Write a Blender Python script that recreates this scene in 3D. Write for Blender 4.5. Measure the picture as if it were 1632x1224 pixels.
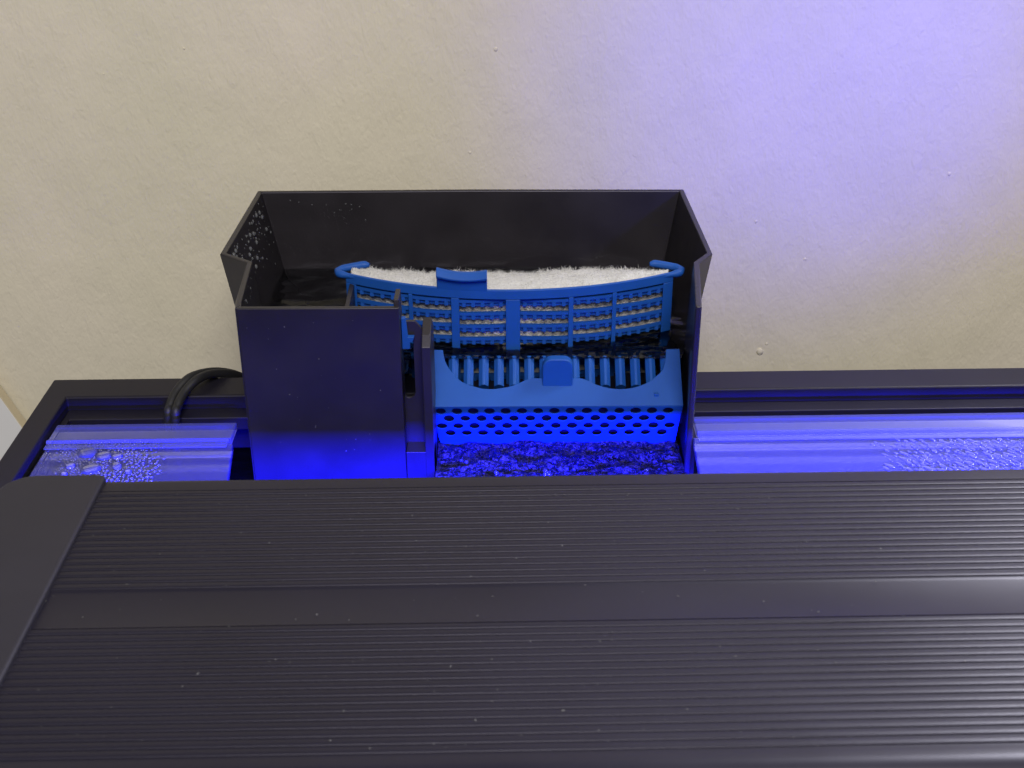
import bpy, bmesh, math, random
from mathutils import Vector, Matrix
random.seed(7)
for o in list(bpy.data.objects): bpy.data.objects.remove(o, do_unlink=True)
S = bpy.context.scene
COL = S.collection
# ------------------------------------------------------------------ camera
FPX, W, H = 2000.0, 1632.0, 1224.0
PITCH, ROLL = math.radians(27.0), 0.0035
CAM = Vector((0, 0, 0.2626))                      # z = 0 is the top of the tank rim
_F = Vector((0, math.cos(PITCH), -math.sin(PITCH)))
_U0 = Vector((0, math.sin(PITCH), math.cos(PITCH)))
_X = Vector((1, 0, 0))
CR = _X*math.cos(ROLL) - _U0*math.sin(ROLL)
CU = _X*math.sin(ROLL) + _U0*math.cos(ROLL)
cd = bpy.data.cameras.new('camera'); cam = bpy.data.objects.new('camera', cd); COL.objects.link(cam)
m = Matrix((CR, CU, -_F)).transposed().to_4x4(); m.translation = CAM
cam.matrix_world = m
cd.sensor_width = 36; cd.lens = FPX/W*36; cd.clip_start = 0.01; cd.clip_end = 50
cd.dof.use_dof = True; cd.dof.focus_distance = 0.555; cd.dof.aperture_fstop = 30
S.camera = cam
# ------------------------------------------------------------------ light
wd = bpy.data.worlds.new('World'); S.world = wd; wd.use_nodes = True
bg = wd.node_tree.nodes['Background']; bg.inputs[0].default_value = (0.86, 0.86, 1.0, 1); bg.inputs[1].default_value = 0.20
def lamp(name, kind, loc, target, color, energy, **kw):
    d = bpy.data.lights.new(name, kind); d.color = color; d.energy = energy
    for k, v in kw.items(): setattr(d, k, v)
    o = bpy.data.objects.new(name, d); COL.objects.link(o); o.location = loc
    o.rotation_euler = (Vector(target)-Vector(loc)).to_track_quat('-Z', 'Y').to_euler()
    return o
lamp('ceiling_lamp', 'AREA', (0.10, -0.72, 1.18), (0.0, 0.6, 0.1), (1.0, 0.95, 0.89), 24.5, shape='DISK', size=0.7)
lamp('sheen_helper', 'AREA', (0.55, 0.58, 0.50), (0.30, 0.25, 0.04), (0.97, 0.97, 1.0), 3.6, shape='DISK', size=0.34, spread=math.radians(75))  # unseen light added for the grey sheen on the right of the light bar
lamp('wall_glow_helper', 'SPOT', (0.60, -0.30, 0.45), (0.165, 0.66, 0.125), (0.05, 0.045, 1.0), 64.0, spot_size=math.radians(17.5), spot_blend=1.0, shadow_soft_size=0.04)  # added spot, stands in for LED light thrown up onto the wall
S.cycles.caustics_reflective = False; S.cycles.caustics_refractive = False
S.view_settings.view_transform = 'Standard'; S.view_settings.look = 'None'
S.view_settings.exposure = 0; S.view_settings.gamma = 1
S.view_settings.use_curve_mapping = False
# ------------------------------------------------------------------ pixel helpers
def ray(u, v):
    return _F + CR*((u-816)/FPX) + CU*((612-v)/FPX)
def P(u, v, x=None, y=None, z=None):
    d = ray(u, v)
    if z is not None: t = (z-CAM.z)/d.z
    elif y is not None: t = (y-CAM.y)/d.y
    else: t = (x-CAM.x)/d.x
    return CAM + d*t
def Ppl(u, v, p0, n):
    d = ray(u, v); return CAM + d*((p0-CAM).dot(n)/d.dot(n))
# the tank stands turned a little to the filter and camera
PIV = Vector((0, 0.45, 0)); YAW = 0.020
TM = Matrix.Translation(PIV) @ Matrix.Rotation(YAW, 4, 'Z'); TI = TM.inverted()
def PT(u, v, z): return TI @ P(u, v, z=z)
def PTy(u, v, yl):
    d = TI.to_3x3() @ ray(u, v); c = TI @ CAM
    return c + d*((yl-c.y)/d.y)
# ------------------------------------------------------------------ materials
def mat(name, col, rough=0.5, spec=0.5, metal=0.0, noise=None, bump=None, rvar=0.0, spt=None, **kw):
    mt = bpy.data.materials.new(name); mt.use_nodes = True
    nt = mt.node_tree; b = nt.nodes['Principled BSDF']
    b.inputs['Base Color'].default_value = (*col, 1); b.inputs['Roughness'].default_value = rough
    b.inputs['Specular IOR Level'].default_value = spec; b.inputs['Metallic'].default_value = metal
    for k, v in kw.items(): b.inputs[k].default_value = v
    if spt: b.inputs['Specular Tint'].default_value = (*spt, 1)
    tc = nt.nodes.new('ShaderNodeTexCoord')
    if noise:
        sc, amt = noise
        n = nt.nodes.new('ShaderNodeTexNoise'); n.inputs['Scale'].default_value = sc; n.inputs['Detail'].default_value = 5
        nt.links.new(tc.outputs['Object'], n.inputs['Vector'])
        r = nt.nodes.new('ShaderNodeValToRGB')
        r.color_ramp.elements[0].position = 0.3; r.color_ramp.elements[1].position = 0.7
        r.color_ramp.elements[0].color = (*[c*(1-amt) for c in col], 1)
        r.color_ramp.elements[1].color = (*[min(1, c*(1+amt)) for c in col], 1)
        nt.links.new(n.outputs['Fac'], r.inputs['Fac']); nt.links.new(r.outputs['Color'], b.inputs['Base Color'])
        if rvar:
            mr = nt.nodes.new('ShaderNodeMapRange')
            mr.inputs['To Min'].default_value = rough-rvar; mr.inputs['To Max'].default_value = rough+rvar
            nt.links.new(n.outputs['Fac'], mr.inputs['Value']); nt.links.new(mr.outputs[0], b.inputs['Roughness'])
    if bump:
        sc, st, dist = bump
        n = nt.nodes.new('ShaderNodeTexNoise'); n.inputs['Scale'].default_value = sc; n.inputs['Detail'].default_value = 4
        nt.links.new(tc.outputs['Object'], n.inputs['Vector'])
        bp = nt.nodes.new('ShaderNodeBump'); bp.inputs['Strength'].default_value = st; bp.inputs['Distance'].default_value = dist
        nt.links.new(n.outputs['Fac'], bp.inputs['Height']); nt.links.new(bp.outputs['Normal'], b.inputs['Normal'])
    return mt
M = {}
M['black'] = mat('black_plastic', (0.0195, 0.0175, 0.0205), 0.36, 0.40, noise=(45, 0.15), bump=(900, 0.06, 0.0004), rvar=0.12, spt=(0.84, 0.82, 1.0))
M['rim'] = mat('rim_plastic', (0.012, 0.011, 0.018), 0.48, 0.27, noise=(40, 0.12), bump=(1500, 0.1, 0.0003), rvar=0.05, spt=(0.84, 0.82, 1.0))
M['alu'] = mat('black_aluminium', (0.009, 0.008, 0.015), 0.40, 0.34, noise=(18, 0.12), bump=(1800, 0.02, 0.0002), rvar=0.10, spt=(0.84, 0.82, 1.0))
M['cap'] = mat('cap_plastic', (0.018, 0.017, 0.025), 0.46, 0.38, noise=(40, 0.1), bump=(2200, 0.12, 0.0002), spt=(0.84, 0.82, 1.0))
M['blue'] = mat('blue_plastic', (0.010, 0.076, 0.34), 0.48, 0.28, noise=(90, 0.06), bump=(1200, 0.05, 0.0003))
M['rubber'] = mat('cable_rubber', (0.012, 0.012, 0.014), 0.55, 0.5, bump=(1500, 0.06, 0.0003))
M['floss'] = mat('white_floss', (0.56, 0.555, 0.54), 0.9, 0.1, noise=(700, 0.06), bump=(900, 0.8, 0.0012))
M['fibre'] = mat('floss_fibre', (0.60, 0.595, 0.585), 0.6, 0.3)
M['lint'] = mat('lint', (0.15, 0.15, 0.155), 0.9, 0.1)
M['board'] = mat('white_board', (0.70, 0.70, 0.69), 0.45, 0.4, noise=(12, 0.04))
M['boardedge'] = mat('board_edge', (0.62, 0.54, 0.38), 0.6, 0.3)
def water_mat(name, bumps, rough=0.02, col=(0.9, 0.95, 1.0)):
    mt = mat(name, col, rough, 0.5); nt = mt.node_tree; b = nt.nodes['Principled BSDF']
    b.inputs['Transmission Weight'].default_value = 1.0; b.inputs['IOR'].default_value = 1.33
    tc = nt.nodes.new('ShaderNodeTexCoord'); prev = None
    for sc, dist, sx in bumps:
        mp = nt.nodes.new('ShaderNodeMapping'); mp.inputs['Scale'].default_value = (sx, 1, 1)
        nt.links.new(tc.outputs['Object'], mp.inputs['Vector'])
        n = nt.nodes.new('ShaderNodeTexNoise'); n.inputs['Scale'].default_value = sc; n.inputs['Detail'].default_value = 2
        nt.links.new(mp.outputs[0], n.inputs['Vector'])
        bp = nt.nodes.new('ShaderNodeBump'); bp.inputs['Strength'].default_value = 1; bp.inputs['Distance'].default_value = dist
        nt.links.new(n.outputs['Fac'], bp.inputs['Height'])
        if prev: nt.links.new(prev.outputs['Normal'], bp.inputs['Normal'])
        prev = bp
    nt.links.new(prev.outputs['Normal'], b.inputs['Normal'])
    return mt
M['fwater'] = water_mat('filter_water', [(32, 0.014, 0.6), (90, 0.0004, 1)])
M['bead'] = mat('water_bead', (0.22, 0.23, 0.25), 0.08, 0.8, **{'Transmission Weight': 0.55, 'IOR': 1.33})  # greyish body colour stands in for bright lamp highlights on the drops
# rushing water in the outlet: foamy, half clear
def foam_mat():
    mt = mat('rushing_water', (0.55, 0.58, 0.62), 0.16, 0.4); nt = mt.node_tree; b = nt.nodes['Principled BSDF']
    b.inputs['Transmission Weight'].default_value = 0.25; b.inputs['IOR'].default_value = 1.33
    tc = nt.nodes.new('ShaderNodeTexCoord')
    n = nt.nodes.new('ShaderNodeTexNoise'); n.inputs['Scale'].default_value = 420; n.inputs['Detail'].default_value = 4; n.inputs['Distortion'].default_value = 1.2
    n2 = nt.nodes.new('ShaderNodeTexNoise'); n2.inputs['Scale'].default_value = 900; n2.inputs['Detail'].default_value = 2
    for k in (n, n2): nt.links.new(tc.outputs['Object'], k.inputs['Vector'])
    b1 = nt.nodes.new('ShaderNodeBump'); b1.inputs['Strength'].default_value = 1; b1.inputs['Distance'].default_value = 0.004
    b2 = nt.nodes.new('ShaderNodeBump'); b2.inputs['Strength'].default_value = 1; b2.inputs['Distance'].default_value = 0.0012
    nt.links.new(n.outputs['Fac'], b1.inputs['Height']); nt.links.new(n2.outputs['Fac'], b2.inputs['Height'])
    nt.links.new(b1.outputs['Normal'], b2.inputs['Normal']); nt.links.new(b2.outputs['Normal'], b.inputs['Normal'])
    r = nt.nodes.new('ShaderNodeValToRGB'); r.color_ramp.elements[0].position = 0.45; r.color_ramp.elements[1].position = 0.72
    r.color_ramp.elements[0].color = (0.006, 0.008, 0.02, 1); r.color_ramp.elements[1].color = (0.10, 0.085, 0.13, 1)
    nt.links.new(n.outputs['Fac'], r.inputs['Fac']); nt.links.new(r.outputs['Color'], b.inputs['Base Color'])
    return mt
M['foam'] = foam_mat()
def lid_mat(name, trans, diff, gloss, rough):
    mt = bpy.data.materials.new(name); mt.use_nodes = True; nt = mt.node_tree; nt.nodes.clear()
    out = nt.nodes.new('ShaderNodeOutputMaterial')
    t = nt.nodes.new('ShaderNodeBsdfTransparent'); t.inputs[0].default_value = (0.96, 0.97, 0.98, 1)
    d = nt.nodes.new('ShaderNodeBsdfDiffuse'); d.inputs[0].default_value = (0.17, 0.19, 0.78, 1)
    g = nt.nodes.new('ShaderNodeBsdfGlossy'); g.inputs['Roughness'].default_value = rough
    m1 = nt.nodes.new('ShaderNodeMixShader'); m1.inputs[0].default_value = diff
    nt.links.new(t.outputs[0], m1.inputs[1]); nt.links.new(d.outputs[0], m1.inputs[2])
    f = nt.nodes.new('ShaderNodeFresnel'); f.inputs['IOR'].default_value = gloss
    m2 = nt.nodes.new('ShaderNodeMixShader'); nt.links.new(f.outputs[0], m2.inputs[0])
    nt.links.new(m1.outputs[0], m2.inputs[1]); nt.links.new(g.outputs[0], m2.inputs[2])
    nt.links.new(m2.outputs[0], out.inputs['Surface'])
    return mt
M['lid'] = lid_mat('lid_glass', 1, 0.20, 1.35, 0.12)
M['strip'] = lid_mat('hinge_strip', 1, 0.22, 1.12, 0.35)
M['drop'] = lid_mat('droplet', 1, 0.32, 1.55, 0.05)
M['pane'] = lid_mat('tank_glass', 1, 0.01, 1.5, 0.01)
M['twater'] = mat('tank_water', (0.003, 0.0032, 0.0035), 0.5, 0.0, noise=(14, 0.25), bump=(60, 0.5, 0.004))
def wall_mat():
    mt = mat('painted_plaster', (0.66, 0.605, 0.475), 0.75, 0.25); nt = mt.node_tree; b = nt.nodes['Principled BSDF']
    tc = nt.nodes.new('ShaderNodeTexCoord')
    mp = nt.nodes.new('ShaderNodeMapping'); mp.inputs['Rotation'].default_value = (0, 0.45, 0); mp.inputs['Scale'].default_value = (1.5, 1, 0.75)
    nt.links.new(tc.outputs['Object'], mp.inputs['Vector'])
    prev = None
    for sc, det, dist, dis in ((480, 2, 0.0005, 0.3), (200, 3, 0.0007, 0.8), (14, 4, 0.008, 0)):
        n = nt.nodes.new('ShaderNodeTexNoise'); n.inputs['Scale'].default_value = sc; n.inputs['Detail'].default_value = det; n.inputs['Distortion'].default_value = dis
        nt.links.new(mp.outputs[0], n.inputs['Vector'])
        bp = nt.nodes.new('ShaderNodeBump'); bp.inputs['Strength'].default_value = 0.55; bp.inputs['Distance'].default_value = dist
        nt.links.new(n.outputs['Fac'], bp.inputs['Height'])
        if prev: nt.links.new(prev.outputs['Normal'], bp.inputs['Normal'])
        prev = bp
    nt.links.new(prev.outputs['Normal'], b.inputs['Normal'])
    n = nt.nodes.new('ShaderNodeTexNoise'); n.inputs['Scale'].default_value = 6; n.inputs['Detail'].default_value = 7
    nt.links.new(tc.outputs['Object'], n.inputs['Vector'])
    r = nt.nodes.new('ShaderNodeValToRGB'); r.color_ramp.elements[0].position = 0.3; r.color_ramp.elements[1].position = 0.7
    r.color_ramp.elements[0].color = (0.61, 0.575, 0.43, 1); r.color_ramp.elements[1].color = (0.69, 0.63, 0.515, 1)
    nt.links.new(n.outputs['Fac'], r.inputs['Fac']); nt.links.new(r.outputs['Color'], b.inputs['Base Color'])
    return mt
M['wall'] = wall_mat()
M['led'] = mat('led_lens', (0.02, 0.02, 0.05), 0.2)
# ------------------------------------------------------------------ mesh helpers
class MB:
    def __init__(s): s.v = []; s.f = []
    def add(s, vs, fs):
        o = len(s.v); s.v += [tuple(p) for p in vs]; s.f += [tuple(o+i for i in f) for f in fs]; return s
    def box(s, x0, x1, y0, y1, z0, z1):
        return s.add([(x, y, z) for z in (z0, z1) for y in (y0, y1) for x in (x0, x1)],
                     [(0, 2, 3, 1), (4, 5, 7, 6), (0, 1, 5, 4), (2, 6, 7, 3), (0, 4, 6, 2), (1, 3, 7, 5)])
    def prism(s, pts, off):           # closed polygon extruded by a vector
        n = len(pts); off = Vector(off); pts = [Vector(p) for p in pts]
        return s.add(pts+[p+off for p in pts],
                     [tuple(range(n))[::-1], tuple(range(n, 2*n))]+[(i, (i+1) % n, n+(i+1) % n, n+i) for i in range(n)])
    def tube(s, pts, r, n=10, caps=True):
        pts = [Vector(p) for p in pts]; rings = []; up = Vector((0, 0, 1)); prevn = None
        for i, p in enumerate(pts):
            t = (pts[min(i+1, len(pts)-1)]-pts[max(i-1, 0)]).normalized()
            if prevn is None:
                a = up if abs(t.dot(up)) < .9 else Vector((1, 0, 0)); nn = (a-t*a.dot(t)).normalized()
            else: nn = (prevn-t*prevn.dot(t)).normalized()
            prevn = nn; b = t.cross(nn); rr = r[i] if isinstance(r, (list, tuple)) else r
            rings.append([p+(nn*math.cos(k*2*math.pi/n)+b*math.sin(k*2*math.pi/n))*rr for k in range(n)])
        fs = [(i*n+k, i*n+(k+1) % n, (i+1)*n+(k+1) % n, (i+1)*n+k) for i in range(len(pts)-1) for k in range(n)]
        if caps: fs += [tuple(range(n))[::-1], tuple(range((len(pts)-1)*n, len(pts)*n))]
        return s.add([q for g in rings for q in g], fs)
    def sweep(s, rings, closed=True, caps=True):   # list of equally long rings
        n = len(rings[0]); k = n if closed else n-1
        fs = [(i*n+j, i*n+(j+1) % n, (i+1)*n+(j+1) % n, (i+1)*n+j) for i in range(len(rings)-1) for j in range(k)]
        if caps and closed: fs += [tuple(range(n))[::-1], tuple(range((len(rings)-1)*n, len(rings)*n))]
        return s.add([q for g in rings for q in g], fs)
    def build(s, name, material, parent=None, bevel=0, seg=2, smooth=None):
        me = bpy.data.meshes.new(name); me.from_pydata(s.v, [], s.f); me.validate(); me.update()
        bm = bmesh.new(); bm.from_mesh(me); bmesh.ops.recalc_face_normals(bm, faces=bm.faces); bm.to_mesh(me); bm.free()
        if smooth is not None:
            for p in me.polygons: p.use_smooth = True
            me.set_sharp_from_angle(angle=math.radians(smooth))
        me.materials.append(M[material])
        o = bpy.data.objects.new(name, me); COL.objects.link(o)
        if parent: o.parent = parent
        if bevel:
            b = o.modifiers.new('bevel', 'BEVEL'); b.width = bevel; b.segments = seg; b.limit_method = 'ANGLE'; b.angle_limit = math.radians(35)
            for p in me.polygons: p.use_smooth = True
            me.set_sharp_from_angle(angle=math.radians(30)) if smooth is None else None
            b.harden_normals = True
        return o
def tag(o, label, cat, group=None):
    o['label'] = label; o['category'] = cat
    if group: o['group'] = group
    return o
def stuff(o): o['kind'] = 'stuff'; return o
def structure(o): o['kind'] = 'structure'; return o
def root(name, label, cat, loc=(0, 0, 0), rz=0, group=None):
    o = bpy.data.objects.new(name, None); COL.objects.link(o); o.location = loc; o.rotation_euler = (0, 0, rz); o.empty_display_size = 0.02
    return tag(o, label, cat, group)
def plate_holes(outer, holes):
    """2-D outline with holes -> (verts2d, tris)"""
    bm = bmesh.new()
    def loop(pts):
        vs = [bm.verts.new((p[0], p[1], 0)) for p in pts]
        return [bm.edges.new((vs[i], vs[(i+1) % len(vs)])) for i in range(len(vs))]
    es = loop(outer)
    for h in holes: es += loop(h)
    bmesh.ops.triangle_fill(bm, use_beauty=True, use_dissolve=False, edges=es, normal=(0, 0, 1))
    bm.verts.index_update()
    v = [(q.co.x, q.co.y) for q in bm.verts]; f = [tuple(q.index for q in t.verts) for t in bm.faces]
    bm.free(); return v, f
def thick_plate(outer, holes, fn, nrm, t):
    """maps the holed plate by fn to 3-D, gives it thickness t along -nrm"""
    v, f = plate_holes(outer, holes); nrm = Vector(nrm)
    a = [fn(*p) for p in v]; b = [p-nrm*t for p in a]; n = len(v)
    mb = MB(); cnt = {}
    for tri in f:
        for i in range(3):
            e = (tri[i], tri[(i+1) % 3]); cnt[tuple(sorted(e))] = cnt.get(tuple(sorted(e)), 0)+1
    fs = list(f)+[tuple(n+i for i in reversed(t_)) for t_ in f]
    for tri in f:
        for i in range(3):
            e = (tri[i], tri[(i+1) % 3])
            if cnt[tuple(sorted(e))] == 1: fs.append((e[1], e[0], n+e[0], n+e[1]))
    return mb.add(a+b, fs)

# ================================================================== SETTING
WY = 0.665
wall = structure(MB().box(-0.75, 1.0, WY, WY+0.05, -0.50, 0.60).build('wall', 'wall'))
for (u, v, r) in ((790, 78, 1.3), (1513, 277, 1.2), (293, 77, 0.9), (1556, 113, 0.7), (1205, 353, 1.0), (1211, 560, 2.2), (1283, 413, 1.0), (749, 243, 0.9), (741, 111, 0.7), (1222, 548, 1.0), (165, 118, 0.7), (818, 252, 0.6)):
    p = P(u, v, y=WY); mb = MB(); r *= 0.001; rings = []
    for i in range(4):
        a = i/4*math.pi/2
        rings.append([(p.x+r*math.cos(a)*math.cos(k*math.pi/4)*random.uniform(.8, 1.2), WY-r*0.6*math.sin(a)+0.0002, p.z+r*math.cos(a)*math.sin(k*math.pi/4)*random.uniform(.8, 1.3)) for k in range(8)])
    mb.sweep(rings).build('paint_nib', 'wall', wall, smooth=60)
# white board leaning on the wall at the left
c0, c1 = P(0, 631, y=WY-0.008), P(36, 681, y=WY-0.008)
ed = (c1-c0).normalized(); nn = Vector((-abs(ed.z), 0, -ed.x if ed.x > 0 else ed.x)).normalized()
b0 = c0-ed*0.035; b1 = c0+ed*0.24
bd = MB().prism([b0+nn*0.0006, b1+nn*0.0006, b1+nn*0.16, b0+nn*0.16], (0, 0.007, 0)).build('leaning_board', 'board', bevel=0.0005)
tag(bd, 'white board with a thin tan edge leaning on the wall behind the tank corner', 'board')
MB().prism([b0, b1, b1+nn*0.0006, b0+nn*0.0006], (0, 0.007, 0)).build('edge_banding', 'boardedge', bd)

# ================================================================== AQUARIUM
tank = root('aquarium', 'rimmed aquarium with a wide black plastic frame around its open top', 'aquarium', PIV, YAW)
bl = PT(86, 604, 0); br = PT(1632, 585, 0)
YB = (bl.y+br.y)/2                        # back of the rim
XL, XR = bl.x, 0.52
YI = PT(600, 627, 0).y                   # inner front edge of the back rail
XI = PT(106, 632, 0).x
YF = YB-0.33
LZ = -0.0065                              # ledge that carries the lids
def rail(name, x0, x1, y0, y1): return MB().box(x0, x1, y0, y1, -0.028, 0).build(name, 'rim', tank, bevel=0.0011, seg=3)
# frame built as one mitred ring
def ring(z0, z1, o, i):
    (xa, xb, ya, yb), (xc, xd, yc, yd) = o, i
    O = [(xa, ya), (xb, ya), (xb, yb), (xa, yb)]; I = [(xc, yc), (xd, yc), (xd, yd), (xc, yd)]
    v = [(x, y, z) for L in (O, I) for z in (z0, z1) for x, y in L]; f = []
    for k in range(4):
        n = (k+1) % 4
        f += [(k, n, 4+n, 4+k), (8+n, 8+k, 12+k, 12+n), (4+k, 4+n, 12+n, 12+k), (n, k, 8+k, 8+n)]
    return MB().add(v, f)
ring(-0.028, 0, (XL, XR, YF, YB), (XI, XR-0.0115, YF+0.0115, YI)).build('rim_frame', 'rim', tank, bevel=0.0010, seg=3)
ring(-0.013, LZ, (XI+0.0003, XR-0.0118, YF+0.0118, YI-0.0003), (XI+0.003, XR-0.02, YF+0.02, YI-0.0092)).build('lid_ledge', 'rim', tank, bevel=0.0006)
for nm, a in (('glass_pane', (XL+.004, XR-.004, YB-.010, YB-.004)), ('glass_pane', (XL+.004, XL+.010, YF+.011, YB-.011)), ('glass_pane', (XR-.010, XR-.004, YF+.011, YB-.011)), ('glass_pane', (XL+.004, XR-.004, YF+.004, YF+.010))):
    MB().box(*a, -0.36, -0.0285).build(nm, 'pane', tank)
MB().box(XL+.004, XR-.004, YB-.0038, YB-.0030, -0.36, -0.0285).build('leak_blocker', 'rubber', tank)  # unseen opaque sheet added to stop LED light leaking onto the wall
MB().box(XL+.004, XR-.004, YF+.004, YB-.004, -0.372, -0.3605).build('base_pane', 'pane', tank)
tw = structure(MB().box(XL+.0105, XR-.0105, YF+.0105, YB-.0105, -0.36, -0.0310).build('tank_water', 'twater'))
tw.location = PIV; tw.rotation_euler = (0, 0, YAW)

# lids
def lid(xa_px, xb_px, label, right=False):
    r = root('glass_lid', label, 'aquarium lid', PIV, YAW, 'glass lids over the tank')
    zt = LZ+0.0042
    yb = PT(700, 669, zt).y; y1 = PT(700, 694, zt).y; y2 = PT(700, 706, zt).y; yf = yb-0.088
    if right: xa, xb = PT(1112, 690, zt).x, XR-0.022
    else: xa, xb = PT(94, 673, zt).x, PT(379, 668, zt).x
    zq = zt-0.0012
    e0, e1 = (PT(1106, 716, zq), PT(1113, 757, zq)) if right else (PT(378, 690, zq), PT(368, 762, zq))
    def ex(y): return e0.x+(e1.x-e0.x)*(y-e0.y)/(e1.y-e0.y)
    def q(x0, x1, ya, yc, za, zb, s0=0, s1=0):
        return MB().add([(x0, yc, za), (x1, yc, za), (x1+s1, ya, za), (x0+s0, ya, za), (x0, yc, zb), (x1, yc, zb), (x1+s1, ya, zb), (x0+s0, ya, zb)],
                        [(0, 1, 2, 3), (7, 6, 5, 4), (0, 4, 5, 1), (1, 5, 6, 2), (2, 6, 7, 3), (3, 7, 4, 0)])
    # hinge strip (frosted), hinge bead, pane
    q(xa, xb, y1, yb, zt-0.0035, zt).build('hinge_strip', 'strip', r, bevel=0.0004)
    MB().tube([(xa, y1-0.0010, zt-0.0004), (xb-0.0006, y1-0.0010, zt-0.0004)], 0.0011, 12).build('hinge_bead', 'strip', r, smooth=60)
    q(xa, xb-0.001, y2+0.0002, y1-0.003, zt-0.0011, zt-0.0004).build('pane_clip', 'strip', r, bevel=0.0004)
    ya2 = y2+0.004
    if right: pq = q(ex(ya2)+0.0005, xb-0.003, yf, ya2, zt-0.0046, zq, ex(yf)-ex(ya2), 0)
    else: pq = q(xa+0.0005, ex(ya2)-0.0012, yf, ya2, zt-0.0046, zq, 0, ex(yf)-ex(ya2))
    p = pq.build('pane', 'lid', r, bevel=0.0005)
    return r, zt, (xa, xb, y1, y2, yf)
def drops(parent, spots, z, name='condensation'):
    mb = MB()
    for x, y, rx, ry, h, a in spots:
        n = 9; rings = []
        for i in range(4):
            t = i/4*math.pi/2*0.98
            rings.append([(x+(rx*math.cos(k*2*math.pi/n)*math.cos(a)-ry*math.sin(k*2*math.pi/n)*math.sin(a))*math.cos(t),
                           y+(rx*math.cos(k*2*math.pi/n)*math.sin(a)+ry*math.sin(k*2*math.pi/n)*math.cos(a))*math.cos(t), z+h*math.sin(t)) for k in range(n)])
        mb.sweep(rings)
    return stuff(mb.build(name, 'drop', parent, smooth=80))
l1, zt, g1 = lid(0, 0, 'short frosted glass lid with large condensation drops left of the filter box')
l2, zt, g2 = lid(0, 0, 'long glass lid with a hinge strip running from the filter to the far side', True)
zg = zt-0.0012+0.0001
sp = []
for (u, v, a_, b_) in ((140, 722, 17, 9), (166, 727, 14, 8), (145, 748, 17, 8), (112, 743, 9, 5), (186, 743, 8, 7), (187, 728, 10, 5), (102, 756, 6, 4), (204, 752, 6, 4)):
    p = PT(u, v, zg); sp.append((p.x, p.y, a_*0.00026, b_*0.00052, 0.0011, 0.5))
def far(p, L): return all((p.x-s[0])**2+(p.y-s[1])**2 > (L+max(s[2], s[3]))**2 for s in L_all)
L_all = list(sp)
for _ in range(9000):
    u = random.uniform(82, 262); v = random.uniform(703, 768)
    dens = math.exp(-((u-170)/60)**4)
    if random.random() > dens: continue
    p = PT(u, v, zg); r = random.uniform(0.0004, 0.0009) if u > 130 else random.uniform(0.00035, 0.0006)
    if all((p.x-s[0])**2+(p.y-s[1])**2 > (r*1.05+max(s[2], s[3])*0.9)**2 for s in L_all):
        L_all.append((p.x, p.y, r, r*random.uniform(1, 1.5), r*0.45, random.uniform(0, 3)))
drops(l1, L_all, zg)
L_all = []
for _ in range(1500):
    u = random.uniform(1385, 1720); v = random.uniform(700, 764)
    if random.random() > min(1, ((u-1380)/150))**1.5: continue
    p = PT(u, v, zg); r = random.uniform(0.0005, 0.0012)
    if all((p.x-s[0])**2+(p.y-s[1])**2 > (r+s[2])**2 for s in L_all):
        L_all.append((p.x, p.y, r, r*random.uniform(1.0, 2.6), r*0.4, random.uniform(0.2, 0.8)))
drops(l2, L_all, zg)

# ================================================================== FILTER HOUSING
ZT = 0.059; FY = 0.4685
filt = root('hang_on_filter', 'open black hang-on filter box hooked over the back rim of the tank', 'aquarium filter', (0, 0, 0))
def zp(u, v): p = P(u, v, z=ZT); return Vector((p.x, p.y))
XA = P(636, 500, y=FY).x
PB = zp(374, 491); FY = PB.y
top = [Vector((XA, FY)), PB, zp(375, 479), zp(393, 418), zp(350, 404), zp(410, 304), zp(750, 299), zp(1090, 301), zp(1136, 403), zp(1115, 418), Vector((P(1119, 487, y=FY).x, FY))]
yb_ = (top[5].y+top[7].y)/2
top[5].y = yb_; top[7].y = yb_; top[6].y = yb_+0.0015
T = 0.0026
def offset(path, t):
    out = []
    for i, p in enumerate(path):
        ns = []
        if i > 0: d = (p-path[i-1]).normalized(); ns.append(Vector((d.y, -d.x)))
        if i < len(path)-1: d = (path[i+1]-p).normalized(); ns.append(Vector((d.y, -d.x)))
        n = sum(ns, Vector((0, 0)))/len(ns); n = n/max(n.length_squared, 0.3)
        out.append(p+n*t)
    return out
# inward is to the right-hand side when walking A -> I clockwise round the back
inn = offset(top, T)
def lower(path, s):
    out = []
    for i, p in enumerate(path):
        q = p.copy()
        if 3 < i < 9: q.y = p.y-0.004*s if i in (5, 6, 7) else p.y-0.001*s
        if i in (4, 5): q.x = p.x+0.020*s
        if i in (7, 8): q.x = p.x-0.016*s
        if i == 3: q.x = p.x+0.006*s
        if i == 9: q.x = p.x-0.004*s
        out.append(q)
    return out
def walls(i0, i1, z1, z0, name, steps=3):
    s = (ZT-z0)/0.10
    s1 = (ZT-z1)/0.10
    ot, it = lower(top, s1), lower(inn, s1); ob, ib = lower(top, s), lower(inn, s)
    rings = []
    for i in range(i0, i1+1):
        rings.append([(ot[i].x, ot[i].y, z1), (it[i].x, it[i].y, z1), (ib[i].x, ib[i].y, z0), (ob[i].x, ob[i].y, z0)])
    return MB().sweep(rings).build(name, 'black', filt, bevel=0.0008, seg=3)
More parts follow.
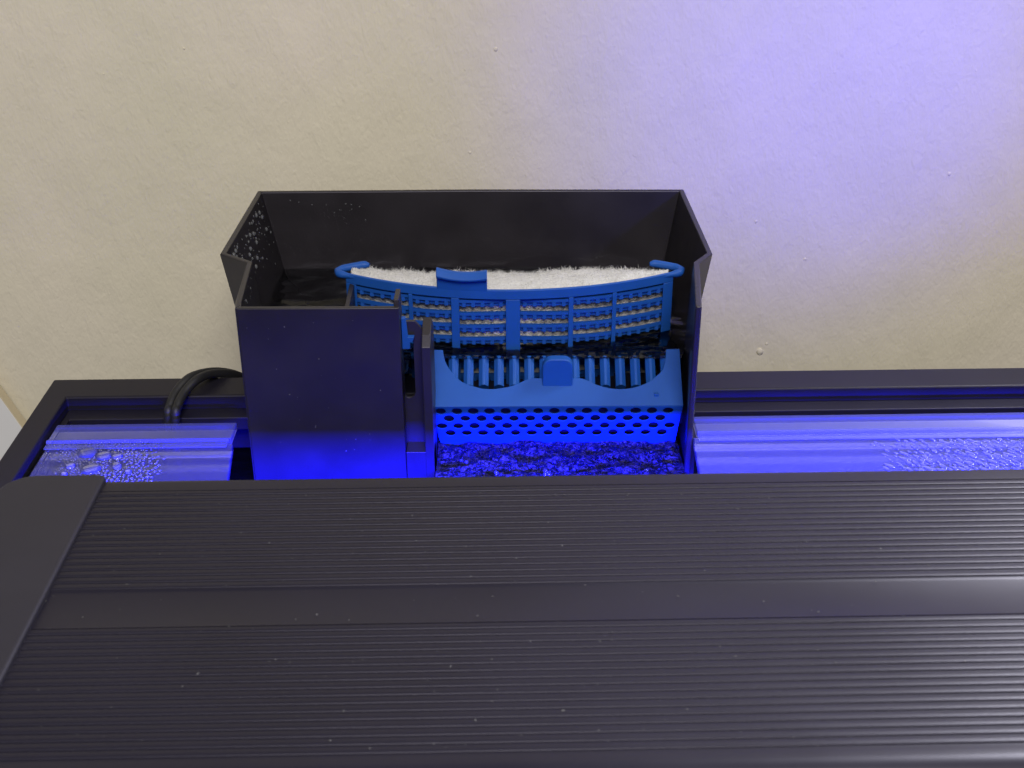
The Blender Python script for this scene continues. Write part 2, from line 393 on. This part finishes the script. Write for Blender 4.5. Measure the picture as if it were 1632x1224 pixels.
# bevelled edges: the whole wall run is one moulding
hs = walls(1, 10, ZT, -0.045, 'housing')
fw = MB().prism([(PB.x+0.0004, FY, ZT-0.0002), (XA, FY, ZT-0.0002), (XA, FY, -0.045), (PB.x+0.0004, FY, -0.045)], (0, T, 0)).build('front_wall', 'black', filt, bevel=0.0006)
MB().box(PB.x+0.001, top[10].x-0.001, FY+0.003, FY+0.045, -0.030, -0.027).build('throat_floor', 'black', filt)
MB().prism([(p.x, p.y, -0.046) for p in lower(inn, 1.05)[3:10]], (0, 0, 0.003)).build('chamber_floor', 'black', filt)
# guide channel between the closed front and the outlet
XC1 = P(678, 722, y=FY).x; XC2 = P(692, 722, y=FY).x; CY = FY+0.0093
ZL = P(664, 721, y=FY).z
slot = []
def cz(v): return P(655, v, y=CY).z
hx0, hx1 = P(641, 600, y=CY).x, P(661, 600, y=CY).x
hz0, hz1 = cz(634), cz(540)
hr = (hx1-hx0)/2
hole = [(hx0, hz1), (hx1-0.001, hz1), (hx1, hz1-0.0015)]+[(hx0+hr+hr*math.cos(a), hz0+hr+hr*math.sin(a)) for a in [-k*math.pi/8 for k in range(9)]]
zc = cz(512)
thick_plate([(XA-0.003, ZL-0.002), (XC1+0.0005, ZL-0.002), (XC1+0.0005, cz(527)), (XC1-0.003, zc), (XA-0.003, zc)], [hole[::-1]],
            lambda a, b: Vector((a, CY, b)), (0, -1, 0), 0.0018).build('slotted_guide', 'black', filt, bevel=0.0002)
MB().box(XA+0.0002, XC2, FY+0.0002, CY+0.003, -0.045, ZL).build('guide_foot', 'black', filt, bevel=0.0003)
zr = P(672, 528, y=FY).z-0.0035
MB().prism([(XC1, FY, ZL), (XC1, FY, zr-0.004), (XC1, FY+0.004, zr), (XC1, CY+0.006, zr+0.003), (XC1, CY+0.014, zr-0.004), (XC1, CY+0.014, -0.027), (XC1, FY, -0.045)], (XC2-XC1, 0, 0)).build('outlet_cheek', 'black', filt, bevel=0.0004)
MB().prism([(XA-0.0022, FY+0.0004, -0.028), (XA-0.0022, FY+0.0004, ZT-0.004), (XA-0.0022, FY+0.0020, ZT+0.0028), (XA-0.0022, CY+0.004, ZT+0.0028), (XA-0.0022, CY+0.004, -0.028)], (0.0021, 0, 0)).build('guide_fin', 'black', filt, bevel=0.0004)
lv = MB()
za, zb, zc2 = P(640, 511, y=FY+0.004).z, P(640, 541, y=FY+0.004).z, P(640, 560, y=FY+0.004).z
lv.prism([(XA+0.0001, CY-0.0032, za), (XA+0.0018, CY-0.0032, za), (XA+0.0026, CY-0.0032, zb), (XA+0.0052, CY-0.0032, zb), (XA+0.0045, CY-0.0032, zb-0.0022), (XA+0.0034, CY-0.0032, zb-0.0025), (XA+0.0034, CY-0.0032, zc2), (XA+0.0001, CY-0.0032, zc2)], (0, 0.0026, 0))
lv.build('skimmer_lever', 'blue', filt, bevel=0.0002)
# inner partition left of the basket, clip on the outside, ledge inside
xp = P(548, 470, z=0.045).x
MB().prism([(xp, CY+0.002, -0.04), (xp, CY+0.002, 0.036), (xp, 0.545, 0.043), (xp, 0.548, 0.043), (xp, 0.552, -0.04)], (0.0022, 0, 0)).build('chamber_partition', 'black', filt, bevel=0.0004)
MB().box(PB.x-0.0035, PB.x+0.001, 0.486, 0.4985, -0.040, 0.006).build('rim_clip', 'black', filt, bevel=0.0006)
MB().prism([(top[10].x-0.0005, FY+0.002, -0.04), (top[10].x+0.0022, FY+0.004, -0.04), (top[10].x+0.0022, FY+0.004, -0.005), (top[10].x-0.0005, FY+0.002, -0.003)], (0, 0.010, 0)).build('rim_clip', 'black', filt, bevel=0.0004)
# condensation beads on the inner left wall
def beads(parent, items, n=8, mt_='drop', nm='condensation'):
    mb = MB()
    for c, nr, r, fl in items:
        c = Vector(c); nr = Vector(nr).normalized(); a = nr.orthogonal().normalized(); b = nr.cross(a); rings = []
        for i in range(4):
            t = i/4*math.pi/2*0.97
            rings.append([c+(a*math.cos(k*2*math.pi/n)+b*math.sin(k*2*math.pi/n))*r*math.cos(t)+nr*r*fl*math.sin(t) for k in range(n)])
        mb.sweep(rings)
    return stuff(mb.build(nm, mt_, parent, smooth=80))
it = []
e0, e1 = lower(inn, 0)[4], lower(inn, 0)[5]; f0, f1 = lower(inn, 1)[4], lower(inn, 1)[5]
for k in range(150):
    s = random.uniform(0.04, 0.95); d = abs(random.gauss(0.10, 0.09))
    a = e0.lerp(e1, s); b = f0.lerp(f1, s); z = ZT-0.1*d-0.002
    q = a.lerp(b, d+0.02); it.append(((q.x-0.0002, q.y, z), (1, 0, 0.2), random.choice([0.0003, 0.0004, 0.0005, 0.0006, 0.0009, 0.0013]), 0.8))
g0, g1_ = inn[2], inn[3]
for k in range(60):
    s = random.uniform(0.05, 0.75); q = g0.lerp(g1_, s); it.append(((q.x-0.0001, q.y, ZT-random.uniform(0.002, 0.012)), (1, 0, 0.2), random.choice([0.0003, 0.0004, 0.0005, 0.0009]), 0.7))
for k in range(26):
    it.append(((random.uniform(-0.12, -0.07), inn[5].y+0.0001, ZT-random.uniform(0.003, 0.02)), (0, -1, 0), random.choice([0.0002, 0.0003, 0.0004]), 0.6))
beads(filt, it, mt_='bead')

# water inside the box
ZW = 0.0176
wp = lower(offset(top, T*0.5), (ZT-ZW)/0.1)
wpoly = [Vector((XA, FY+0.001))]+wp[1:11]
# stop at the outlet grille
mb = MB(); mb.add([(p.x, p.y, ZW) for p in [Vector((XA, CY+0.015)), Vector((wp[1].x, FY+0.001)), wp[2], wp[3], wp[4], wp[5], wp[7], wp[8], wp[9], Vector((wp[10].x, 0.506)), Vector((XA, 0.506))]], [tuple(range(11))])
fwat = mb.build('filter_water', 'fwater'); structure(fwat)
if fwat.data.polygons[0].normal.z < 0: fwat.data.flip_normals()

# ================================================================== OUTLET GRILLE
TP0 = Vector((0, 0.486, 0.0046)); TP1 = Vector((0, 0.5076, 0.0216))
td = (TP1-TP0).normalized(); tn = Vector((0, -td.z, td.y))
def tp(u, v, dz=0): return Ppl(u, v, TP0+tn*dz, tn)
gr = root('outlet_grille', 'blue plastic outlet grille with comb bars, thumb tab and perforated front', 'filter grille', tuple(tp(884, 648)))
GL = gr.location.copy()
def loc(p): return Vector(p)-GL
outl = [(677, 557), (706, 557.5), (707, 566), (709, 574), (712, 581), (715.6, 587), (721, 595), (729, 603), (736, 608), (743.5, 612), (758, 616.5), (768, 619), (780, 620), (791, 619.6), (802, 618), (814, 615.5), (824, 612), (832, 608), (839, 605), (846, 603), (854, 602.5),
        (884, 602.8), (914, 603), (922, 602.6), (929, 603.5), (935, 605.5), (942, 608.6), (951, 613), (961, 616), (972, 618.7), (985, 620), (997, 619.6), (1008, 618), (1019, 615), (1030, 610.5), (1038, 606), (1045, 600), (1051.5, 594.5), (1056.7, 588), (1059.5, 578), (1061, 568), (1061.5, 556.5),
        (1083, 556), (1086, 602), (1089, 646), (686, 648.5), (688, 612), (684, 603)]
o2 = []
for (u, v) in outl:
    p = tp(u, v); o2.append((p.x, (p-TP0).dot(td)))
thick_plate(o2, [], lambda a, b: loc(Vector((a, 0, 0))+Vector((0, TP0.y, TP0.z))+td*b), tn, 0.0022).build('top_plate', 'blue', gr, bevel=0.0003)
# comb bars run along the slope just beneath the plate
for k in range(15):
    u = 723+24.05*k
    a = tp(u, 566.5, -0.0034)
    w = 0.0022; ln = 0.0150
    prof = [(-w, -0.0036), (-w, -0.0006), (-w*0.25, 0.0012), (w*0.25, 0.0012), (w, -0.0006), (w, -0.0036)]
    r0 = [loc(a+Vector((x, 0, 0))+tn*h+td*(-0.0010 if h < 0.001 else -0.0022)) for x, h in prof]
    rA = [loc(a+Vector((x, 0, 0))+tn*(h*0.6-0.0008)) for x, h in prof]
    r1 = [loc(a+Vector((x, 0, 0))+tn*h-td*ln) for x, h in prof]
    MB().sweep([rA, r0, r1]).build('comb_bar', 'blue', gr, bevel=0.0002)
# thumb tab
tb = []
ty = tp(888, 606).y
tz0 = P(888, 610, y=ty).z
prf = []
xa, xb = P(864.5, 600, y=ty-0.001).x, P(913, 600, y=ty-0.001).x
zt1 = P(888, 571, y=ty-0.001).z
r = 0.0042
pts = [(xa, tz0-0.002), (xa, zt1-r)]+[(xa+r-r*math.cos(a), zt1-r+r*math.sin(a)) for a in [k*math.pi/12 for k in range(1, 6)]]+[(xa+r, zt1), (xb-r, zt1)]+[(xb-r+r*math.sin(a), zt1-r+r*math.cos(a)) for a in [k*math.pi/12 for k in range(1, 6)]]+[(xb, zt1-r), (xb, tz0-0.002)]
MB().prism([loc((x, ty-0.0022, z)) for x, z in pts], (0, 0.0046, 0)).build('thumb_tab', 'blue', gr, bevel=0.0007, seg=3)
# perforated front
EL = tp(686, 648.5); ER = tp(1089, 646)
fa = Vector((0, EL.y+0.0001, EL.z-0.0002)); BLp = P(703, 706, y=fa.y+0.008)
fd = (Vector((0, fa.y+0.008, BLp.z))-fa).normalized(); fnn = Vector((0, fd.z, -fd.y))   # faces the camera
if fnn.y > 0: fnn = -fnn
FH = (Vector((0, fa.y+0.008, BLp.z))-fa).length+0.004
def fp(u, v): return Ppl(u, v, fa, fnn)
def f2(u, v): p = fp(u, v); return (p.x, (p-fa).dot(fd))
xl0, xr0 = EL.x+0.0002, ER.x-0.0002; xl1, xr1 = fp(704, 706).x, fp(1075, 700).x
holes = []
for row, v in enumerate((655.2, 666.8, 678.6, 689.6)):
    u0 = (702.3, 715.5, 704.5, 718)[row]
    n = (15, 14, 15, 14)[row]
    for k in range(n):
        u = u0+25.9*k
        cx, cy = f2(u, v+0.004*(884-u)); rx = 0.00235*random.uniform(.93, 1.05); ry = 0.0022*random.uniform(.9, 1.05)
        holes.append([(cx+rx*math.cos(a), cy+ry*math.sin(a)) for a in [j*math.pi/6+0.3 for j in range(12)]][::-1])
ptop = 0.0
thick_plate([(xl0, 0), (xl1, FH), (xr1, FH), (xr0, 0)], holes, lambda a, b: loc(Vector((a, fa.y, fa.z))+fd*b), fnn, 0.0006).build('perforated_front', 'blue', gr)
MB().box(*[c for c in (xl0-GL.x+0.002, xr0-GL.x-0.002)], 0.0122, 0.0135, -0.030, -0.006).build('back_wall', 'blue', gr)
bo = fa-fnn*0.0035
MB().prism([loc(Vector((xl0+0.001, bo.y, bo.z))+fd*0.001), loc(Vector((xr0-0.001, bo.y, bo.z))+fd*0.001), loc(Vector((xr1-0.001, bo.y, bo.z))+fd*FH), loc(Vector((xl1+0.001, bo.y, bo.z))+fd*FH)], -fnn*0.001).build('hole_darkener', 'rubber', gr)  # black plate added behind the perforations so the holes stay dark
pk = tp(1046, 628); MB().box(pk.x-GL.x-0.001, pk.x-GL.x+0.001, pk.y-GL.y-0.001, pk.y-GL.y+0.001, pk.z-GL.z-0.001, pk.z-GL.z+0.0005).build('moulding_mark', 'blue', gr, bevel=0.0002)

# rushing water on the outlet lip
from mathutils import noise as mn
NX, NY = 120, 34; mb = MB(); vs = []; fs = []
x0, x1 = XC2+0.0004, top[10].x-0.0024
for j in range(NY+1):
    t = j/NY; y = 0.4985-0.046*t
    for i in range(NX+1):
        x = x0+(x1-x0)*i/NX
        z = -0.0185-0.0015*t-0.011*max(0, t-0.72)/0.28*max(0, t-0.72)/0.28
        z += 0.0026*mn.noise(Vector((x*70, y*110, 0)))+0.0017*mn.noise(Vector((x*190, y*260, 3)))+0.0005*mn.noise(Vector((x*520, y*600, 5)))
        vs.append((x, y, z))
for j in range(NY):
    for i in range(NX):
        a = j*(NX+1)+i; fs.append((a, a+1, a+NX+2, a+NX+1))
mb.add(vs, fs); sw = mb.build('outlet_water', 'foam', smooth=180); structure(sw)
if sw.data.polygons[0].normal.z < 0: sw.data.flip_normals()
bi = []
for (u, v, k_) in ((703, 752, 5), (752, 744, 3), (800, 755, 6), (868, 753, 7), (905, 748, 3), (740, 736, 2), (1030, 750, 3)):
    for j in range(k_):
        p = P(u+random.gauss(0, 7), v+random.gauss(0, 1.5), z=-0.0192); bi.append(((p.x, p.y, p.z-0.0004), (0, 0, 1), random.uniform(0.0004, 0.0010), 1.0))
beads(sw, bi, 10, 'drop', 'glint_bubbles')  # small domes put in for the glints on the rushing water

# ================================================================== MEDIA BASKET
BZ = 0.0466
pl, pm, pr = P(537, 434, z=BZ), P(830, 463, z=BZ), P(1086, 429, z=BZ)
bc = (pl.x+pr.x)/2; hw = (pr.x-pl.x)/2; ye = (pl.y+pr.y)/2; ym = pm.y; sag = ye-ym; RR = (hw*hw+sag*sag)/(2*sag); yc = ym+RR
bk = root('media_basket', 'blue plastic media basket with slatted front and pull tab inside the filter box', 'filter basket', (bc, ye, ZW))
BL = bk.location.copy()
def arc(x, rec=0.0):
    dx = x-bc; R_ = RR-rec
    return yc-math.sqrt(max(R_*R_-dx*dx*(R_/RR)**2, 1e-9))
def strip(xa, xb, z0, z1, rec, th, n=10, recf=None, wave=None):
    rings = []
    for i in range(n+1):
        x = xa+(xb-xa)*i/n; y = arc(x)+rec+(recf(x) if recf else 0)
        rings.append([Vector((x, y, z1))-BL, Vector((x, y+th, z1))-BL, Vector((x, y+th, z0))-BL, Vector((x, y, z0))-BL])
    return MB().sweep(rings)
def bx(u, v=470): return P(u, v, y=ym+0.006).x
ux = [bx(u) for u in (563, 650, 657, 719, 732, 806, 829, 906, 914, 977, 984, 1062)]
xL, xR = bc-hw+0.004, bc+hw-0.004
ZB2 = P(830, 478, y=ym).z                 # lower edge of the solid band
strip(xL, xR, ZB2, BZ, 0, 0.0018, 40).build('top_band', 'blue', bk, bevel=0.0004, seg=2)
zbot = -0.010
ups = [(xL, ux[0]), (ux[1], ux[2]), (ux[3], ux[4]), (ux[5], ux[6]), (ux[7], ux[8]), (ux[9], ux[10]), (ux[11], xR)]
for a, b in ups: strip(a, b, zbot, ZB2, 0, 0.0018, 4).build('upright', 'blue', bk, bevel=0.0003)
strip(xL, xR, zbot-0.006, zbot, 0, 0.0018, 30).build('bottom_band', 'blue', bk, bevel=0.0003)
PITCHZ = 0.0062
for pi_ in range(6):
    a, b = ux[2*pi_], ux[2*pi_+1]
    inner_right = pi_ < 3
    amp = (0.0010, 0.0014, 0.0024)[pi_ if pi_ < 3 else 5-pi_]
    def rf(x, a=a, b=b, ir=inner_right, amp=amp):
        t = (x-a)/(b-a); t = t if ir else 1-t
        return amp*(t if amp > 0.002 else max(0, t-0.4)/0.6*0.8)
    n = 4 if pi_ in (1, 4) else 5
    for rw in range(7):
        z1 = ZB2-0.0010-rw*PITCHZ
        mbk = strip(a-0.0004, b+0.0004, z1-0.0014, z1, 0.0006, 0.0016, 8, rf)
        for k in range(n):
            x = a+(b-a)*(k+0.5)/n; y = arc(x)+0.0007+rf(x)
            mbk.box(x-0.00085-BL.x, x+0.00085-BL.x, y-BL.y, y+0.0011-BL.y, z1-0.0034-BL.z, z1-0.0014-BL.z)
        # dark web behind the pegs
        rings = []
        for i in range(7):
            x = a+(b-a)*i/6; y = arc(x)+0.0020+rf(x)
            rings.append([Vector((x, y, z1-0.0012))-BL, Vector((x, y+0.001, z1-0.0012))-BL, Vector((x, y+0.001, z1-0.0034))-BL, Vector((x, y, z1-0.0034))-BL])
        mbk.sweep(rings)
        mbk.build('slat', 'blue', bk)
# pull tab
ta, tb2 = bx(697), bx(777)
rings = []
prof = [(0.0000, 0.0), (-0.0014, 0.0040), (-0.0060, 0.0058), (-0.0066, 0.0066), (-0.0020, 0.0086), (0.0024, 0.0086), (0.0018, 0.0)]
for i in range(11):
    x = ta+(tb2-ta)*i/10; dip = 0.0011*(1-((i-5)/5)**2)
    rings.append([Vector((x, arc(x)+p[0]*0.55, BZ-0.0008+(p[1]-(dip if p[1] > 0.005 else 0))*1.2))-BL for p in prof])
MB().sweep(rings).build('pull_tab', 'blue', bk, bevel=0.0004, seg=2)
# curled ends of the rim, side walls, back wall
for s, name in ((-1, 'l'), (1, 'r')):
    xe = bc+s*hw
    pth = [(xe-s*0.012, arc(xe-s*0.012)+0.001, BZ-0.0012), (xe-s*0.005, arc(xe-s*0.005)+0.0008, BZ-0.0012), (xe-s*0.001, ye-0.0008, BZ-0.001), (xe-s*0.0000, ye+0.0022, BZ-0.0008), (xe-s*0.002, ye+0.0046, BZ-0.0005), (xe-s*0.007, ye+0.0066, BZ-0.0002), (xe-s*0.0115, ye+0.0082, BZ), (xe-s*0.014, ye+0.0078, BZ)]
    sm = []
    for i in range(len(pth)-1):
        for k in range(3): sm.append(Vector(pth[i]).lerp(Vector(pth[i+1]), k/3)-BL)
    sm.append(Vector(pth[-1])-BL)
    MB().tube(sm, [0.0006+0.0012*min(1, i/5, (len(sm)-1-i)/3+0.25) for i in range(len(sm))], 12).build('rim_hook', 'blue', bk, smooth=60)
    xx = xe-s*0.004
    MB().box(xx-0.0009-BL.x, xx+0.0009-BL.x, 0.0008, 0.046, zbot-BL.z, ZW-0.004-BL.z).build('side_wall', 'blue', bk, bevel=0.0003)
MB().box(xL-BL.x+0.001, xR-BL.x-0.001, 0.0465, 0.048, zbot-BL.z, ZW-0.004-BL.z).build('back_wall', 'blue', bk, bevel=0.0003)
MB().box(xL-BL.x+0.001, xR-BL.x-0.001, -0.012, 0.050, zbot-0.003-BL.z, zbot-0.001-BL.z).build('bottom_panel', 'blue', bk)
# floss pad
pd = root('filter_floss', 'fluffy white filter floss pad packed into the blue basket', 'filter floss', (bc, ye, ZW))
NX, NY = 90, 26; vs = []; fs = []
def fl_back(x):                      # back outline of the pad
    t = (x-bc)/hw
    return ye+0.0055+0.0035*math.sin(t*5.2+0.2)*abs(t)**0.4-0.004*math.exp(-((t-0.08)/0.22)**2)+0.0035*math.exp(-((t-0.72)/0.2)**2)
def pad(x, s):
    y0 = arc(x)+0.0062 if abs((x-bc)/hw) < 0.92 else arc(x)+0.004
    y0 = arc(x)+0.0020; y1 = max(fl_back(x), y0+0.002); y = y0+(y1-y0)*s
    z = BZ-0.0022+0.0022*math.sin(min(1, s*1.15)*math.pi)+0.0012*mn.noise(Vector((x*130, y*160, 1)))+0.0008*mn.noise(Vector((x*420, y*420, 7)))
    return Vector((x, y, z))
xa, xb = bc-hw+0.0062, bc+hw-0.0062
for j in range(NY+1):
    for i in range(NX+1): vs.append(pad(xa+(xb-xa)*i/NX, j/NY)-BL)
for j in range(NY):
    for i in range(NX): a = j*(NX+1)+i; fs.append((a, a+1, a+NX+2, a+NX+1))
# walls of the pad
base = len(vs); ringi = [i for i in range(NX+1)]+[j*(NX+1)+NX for j in range(1, NY+1)]+[NY*(NX+1)+i for i in range(NX-1, -1, -1)]+[j*(NX+1) for j in range(NY-1, 0, -1)]
for q in ringi:
    p = vs[q]; yy = p.y
    if q <= NX: yy = p.y+0.0036       # stay behind the slats
    vs.append(Vector((p.x, yy, ZB2-0.0004-BL.z if q <= NX else p.z-0.004)))
n = len(ringi)
for k in range(n): fs.append((ringi[k], ringi[(k+1) % n], base+(k+1) % n, base+k))
base2 = len(vs)
for k in range(n): p = vs[base+k]; vs.append(Vector((p.x, p.y, zbot+0.001-BL.z)))
for k in range(n): fs.append((base+k, base+(k+1) % n, base2+(k+1) % n, base2+k))
MB().add(vs, fs).build('pad', 'floss', pd, smooth=180)
mb = MB()
for k in range(9000):
    s = random.random() if k % 3 else random.uniform(0.85, 1.0); x = random.uniform(xa, xb)
    p = pad(x, s); L = random.uniform(0.0006, 0.0013)*((1.7 if random.random() < .8 else 2.4) if s > 0.9 else 1)
    d = Vector((random.gauss(0, 1), random.gauss(0, .8)+(0.5 if s > .85 else 0), random.uniform(0.1, 1.2))).normalized()
    w = Vector((random.gauss(0, 1), random.gauss(0, 1), random.gauss(0, 1))).cross(d).normalized()*0.00006
    bend = Vector((random.gauss(0, 1), random.gauss(0, 1), random.gauss(0, .5)))*L*0.25
    a = p-d*0.0003-BL; m_ = a+d*L*0.55; e = a+d*L+bend
    mb.add([a-w, a+w, m_+w, m_-w, e+w*0.5, e-w*0.5], [(0, 1, 2, 3), (3, 2, 4, 5)])
stuff(mb.build('fuzz', 'fibre', pd))

# ================================================================== CABLE
def smooth_path(pts, n=8):
    pts = [Vector(p) for p in pts]; out = []
    for i in range(len(pts)-1):
        p0, p1, p2, p3 = pts[max(i-1, 0)], pts[i], pts[i+1], pts[min(i+2, len(pts)-1)]
        for k in range(n):
            t = k/n
            out.append(0.5*((2*p1)+(p2-p0)*t+(2*p0-5*p1+4*p2-p3)*t*t+(3*p1-p0-3*p2+p3)*t**3))
    out.append(pts[-1]); return out
cp = [(268, 760, .4945), (268, 668, .4955), (271, 647, .4990), (282, 622, .506), (302, 601, .513), (330, 592, .522), (358, 592, .531), (384, 600, .540), (404, 622, .547), (412, 660, .550)]
for k, (du, dv, dy) in enumerate(((0, 1.5, 0), (12, 4, -0.003))):
    pts = [P(u+du*(1 if i < 5 else 0.6), v+dv*(1 if i > 2 else 0.3), y=y+dy) for i, (u, v, y) in enumerate(cp)]
    o = MB().tube(smooth_path(pts), 0.0021, 12).build('power_cord', 'rubber', smooth=60)
    tag(o, 'thin black rubber cord looping over the tank rim beside the filter, %s strand' % ('outer' if k == 0 else 'inner'), 'cord', 'cords over the rim')

# ================================================================== LIGHT FIXTURE
ZF = 0.0426
fix = root('light_fixture', 'long black ribbed aluminium light bar with a plastic end cap across the tank', 'aquarium light', PIV, YAW)
def fy(v): return PT(1400, v, ZF).y
y_r = fy(744); yr1 = fy(766); yr2 = fy(921); yb2 = fy(981); yf2 = fy(1190); yf = fy(1212)
XE = PT(168, 768, ZF).x; XE2 = 0.50
ZBt = 0.0100
# extruded body: profile in y, z
G = 0.00034
def arcp(cy, cz_, r, a0, a1, n=5): return [(cy+r*math.cos(math.radians(a0+(a1-a0)*i/n)), cz_+r*math.sin(math.radians(a0+(a1-a0)*i/n))) for i in range(n+1)]
prof = [(y_r, ZBt)]+arcp(y_r-0.004, ZF-0.004, 0.004, 0, 90, 6)+[(yr1, ZF), (yr1-0.0001, ZF-G), (yr2+0.0001, ZF-G), (yr2, ZF-0.0004), (yr2-0.0012, ZF-0.0006), (yb2+0.0010, ZF-0.0003), (yb2, ZF), (yb2-0.0001, ZF-G), (yf2+0.0002, ZF-G), (yf2-0.0004, ZF-G+0.0001)]+arcp(yf2-0.003, ZF-0.0055, 0.0055, 88, 178, 8)+[(yf2-0.0085, ZBt), (yf2-0.0055, ZBt), (yf2-0.0045, ZBt+0.0105), (y_r-0.0042, ZBt+0.0105), (y_r-0.0022, ZBt)]
MB().sweep([[(x, y, z) for y, z in prof] for x in (XE-0.006, XE2)]).build('body', 'alu', fix, smooth=25)
def ribs(ya, yb, n):
    pw = (ya-yb)/n; w = pw*0.78
    for k in range(n):
        yc_ = ya-pw*(k+0.45)
        pr = [(yc_+w/2, ZF-G-0.0001), (yc_+w/2-0.00004, ZF-0.0002), (yc_+w*0.38, ZF), (yc_+w*0.2, ZF+0.00006), (yc_-w*0.2, ZF+0.00006), (yc_-w*0.38, ZF), (yc_-w/2+0.00004, ZF-0.0002), (yc_-w/2, ZF-G-0.0001)]
        MB().sweep([[(x, y, z) for y, z in pr] for x in (XE-0.004, XE2)]).build('rib', 'alu', fix, smooth=50)
ribs(yr1, yr2, 17); ribs(yb2, yf2+0.0004, 17)
# end cap: plan outline with a rounded back corner
cyb = PT(110, 756, ZF+0.0016).y; cyf = yf2-0.0075; xo = PT(14, 766, ZF+0.0016).x-0.002
def cap_poly(ins=0):
    rr = 0.011-ins
    return [(XE-ins, cyb-ins-0.001), (XE-0.003-ins, cyb-ins)]+[(xo+ins+rr-rr*math.sin(a), cyb-ins-rr+rr*math.cos(a)) for a in [k*math.pi/16 for k in range(9)]]+[(xo+ins+rr-rr*math.cos(a), cyf+ins+rr-rr*math.sin(a)) for a in [k*math.pi/16 for k in range(9)]]+[(XE-ins, cyf+ins)]
MB().prism([(x, y, ZBt-0.001) for x, y in cap_poly()], (0, 0, ZF+0.0018-ZBt+0.001)).build('end_cap', 'cap', fix, bevel=0.0013, seg=4)
for yy in (yr2+0.006, yb2-0.020):
    MB().prism([(xo+0.004, yy, 0.020), (XL+0.012, yy, 0.006), (XL+0.012, yy, 0.0003), (XL+0.002, yy, 0.0003), (XL+0.002, yy, 0.010), (xo+0.004, yy, 0.026)], (0, -0.010, 0)).build('mounting_leg', 'cap', fix, bevel=0.0008)
    MB().prism([(XE2-0.004, yy, 0.020), (XR-0.012, yy, 0.006), (XR-0.012, yy, 0.0003), (XR-0.002, yy, 0.0003), (XR-0.002, yy, 0.010), (XE2-0.004, yy, 0.026)], (0, -0.010, 0)).build('mounting_leg', 'cap', fix, bevel=0.0008)
ya_, yb_2 = yf2+0.006, y_r-0.016; zl = ZBt+0.0092
lens = MB().box(XE+0.01, XE2-0.02, ya_, yb_2, zl, zl+0.0012).build('led_lens', 'led', fix)
ld = bpy.data.lights.new('led_strip', 'AREA'); ld.shape = 'RECTANGLE'; ld.size = XE2-XE-0.05; ld.size_y = (yb_2-ya_)*0.94
ld.color = (0.0012, 0.0006, 1.0); ld.energy = 245
lo = bpy.data.objects.new('led_strip', ld); COL.objects.link(lo); lo.parent = fix
lo.location = ((XE+XE2)/2, (ya_+yb_2)/2, zl-0.0004)
# lint and dust
def lint(parent, name, n, fn, up, szr):
    mb = MB()
    for k in range(n):
        c, loc_up = fn(); a = random.uniform(0, math.pi); L = random.choice(szr)*random.uniform(.6, 1.3); w = L*random.uniform(0.12, 0.5) if L > 0.0006 else L*0.8
        t1 = Vector((math.cos(a), math.sin(a), 0)) if up == 'z' else Vector((math.cos(a), 0, math.sin(a)))
        t2 = Vector((-math.sin(a), math.cos(a), 0)) if up == 'z' else Vector((-math.sin(a), 0, math.cos(a)))
        nrm = Vector((0, 0, 1)) if up == 'z' else Vector((0, -1, 0)); pts = []
        k_ = random.uniform(-0.5, 0.5)
        for i in range(4):
            q = c+t1*L*(i/3-0.5)+t2*L*k_*((i/3-.5)**2)
            ww = w*(0.25 if i in (0, 3) else 0.5)
            pts.append([q-t2*ww+nrm*0.00002, q+nrm*w*0.5, q+t2*ww+nrm*0.00002])
        mb.sweep(pts, closed=False, caps=False)
    return stuff(mb.build(name, 'lint', parent))
lint(fix, 'dust', 420, lambda: (Vector((random.uniform(XE, 0.30), random.uniform(yf2, yr1), ZF+0.0001)), 0), 'z', [0.00015, 0.0002, 0.0002, 0.00025, 0.0003, 0.0004, 0.0007])
lint(filt, 'dust', 26, lambda: (Vector((random.uniform(PB.x+.004, XA-.003), FY-0.00002, random.uniform(-0.01, ZT-0.004))), 0), 'y', [0.00025, 0.0003, 0.0004, 0.0005])
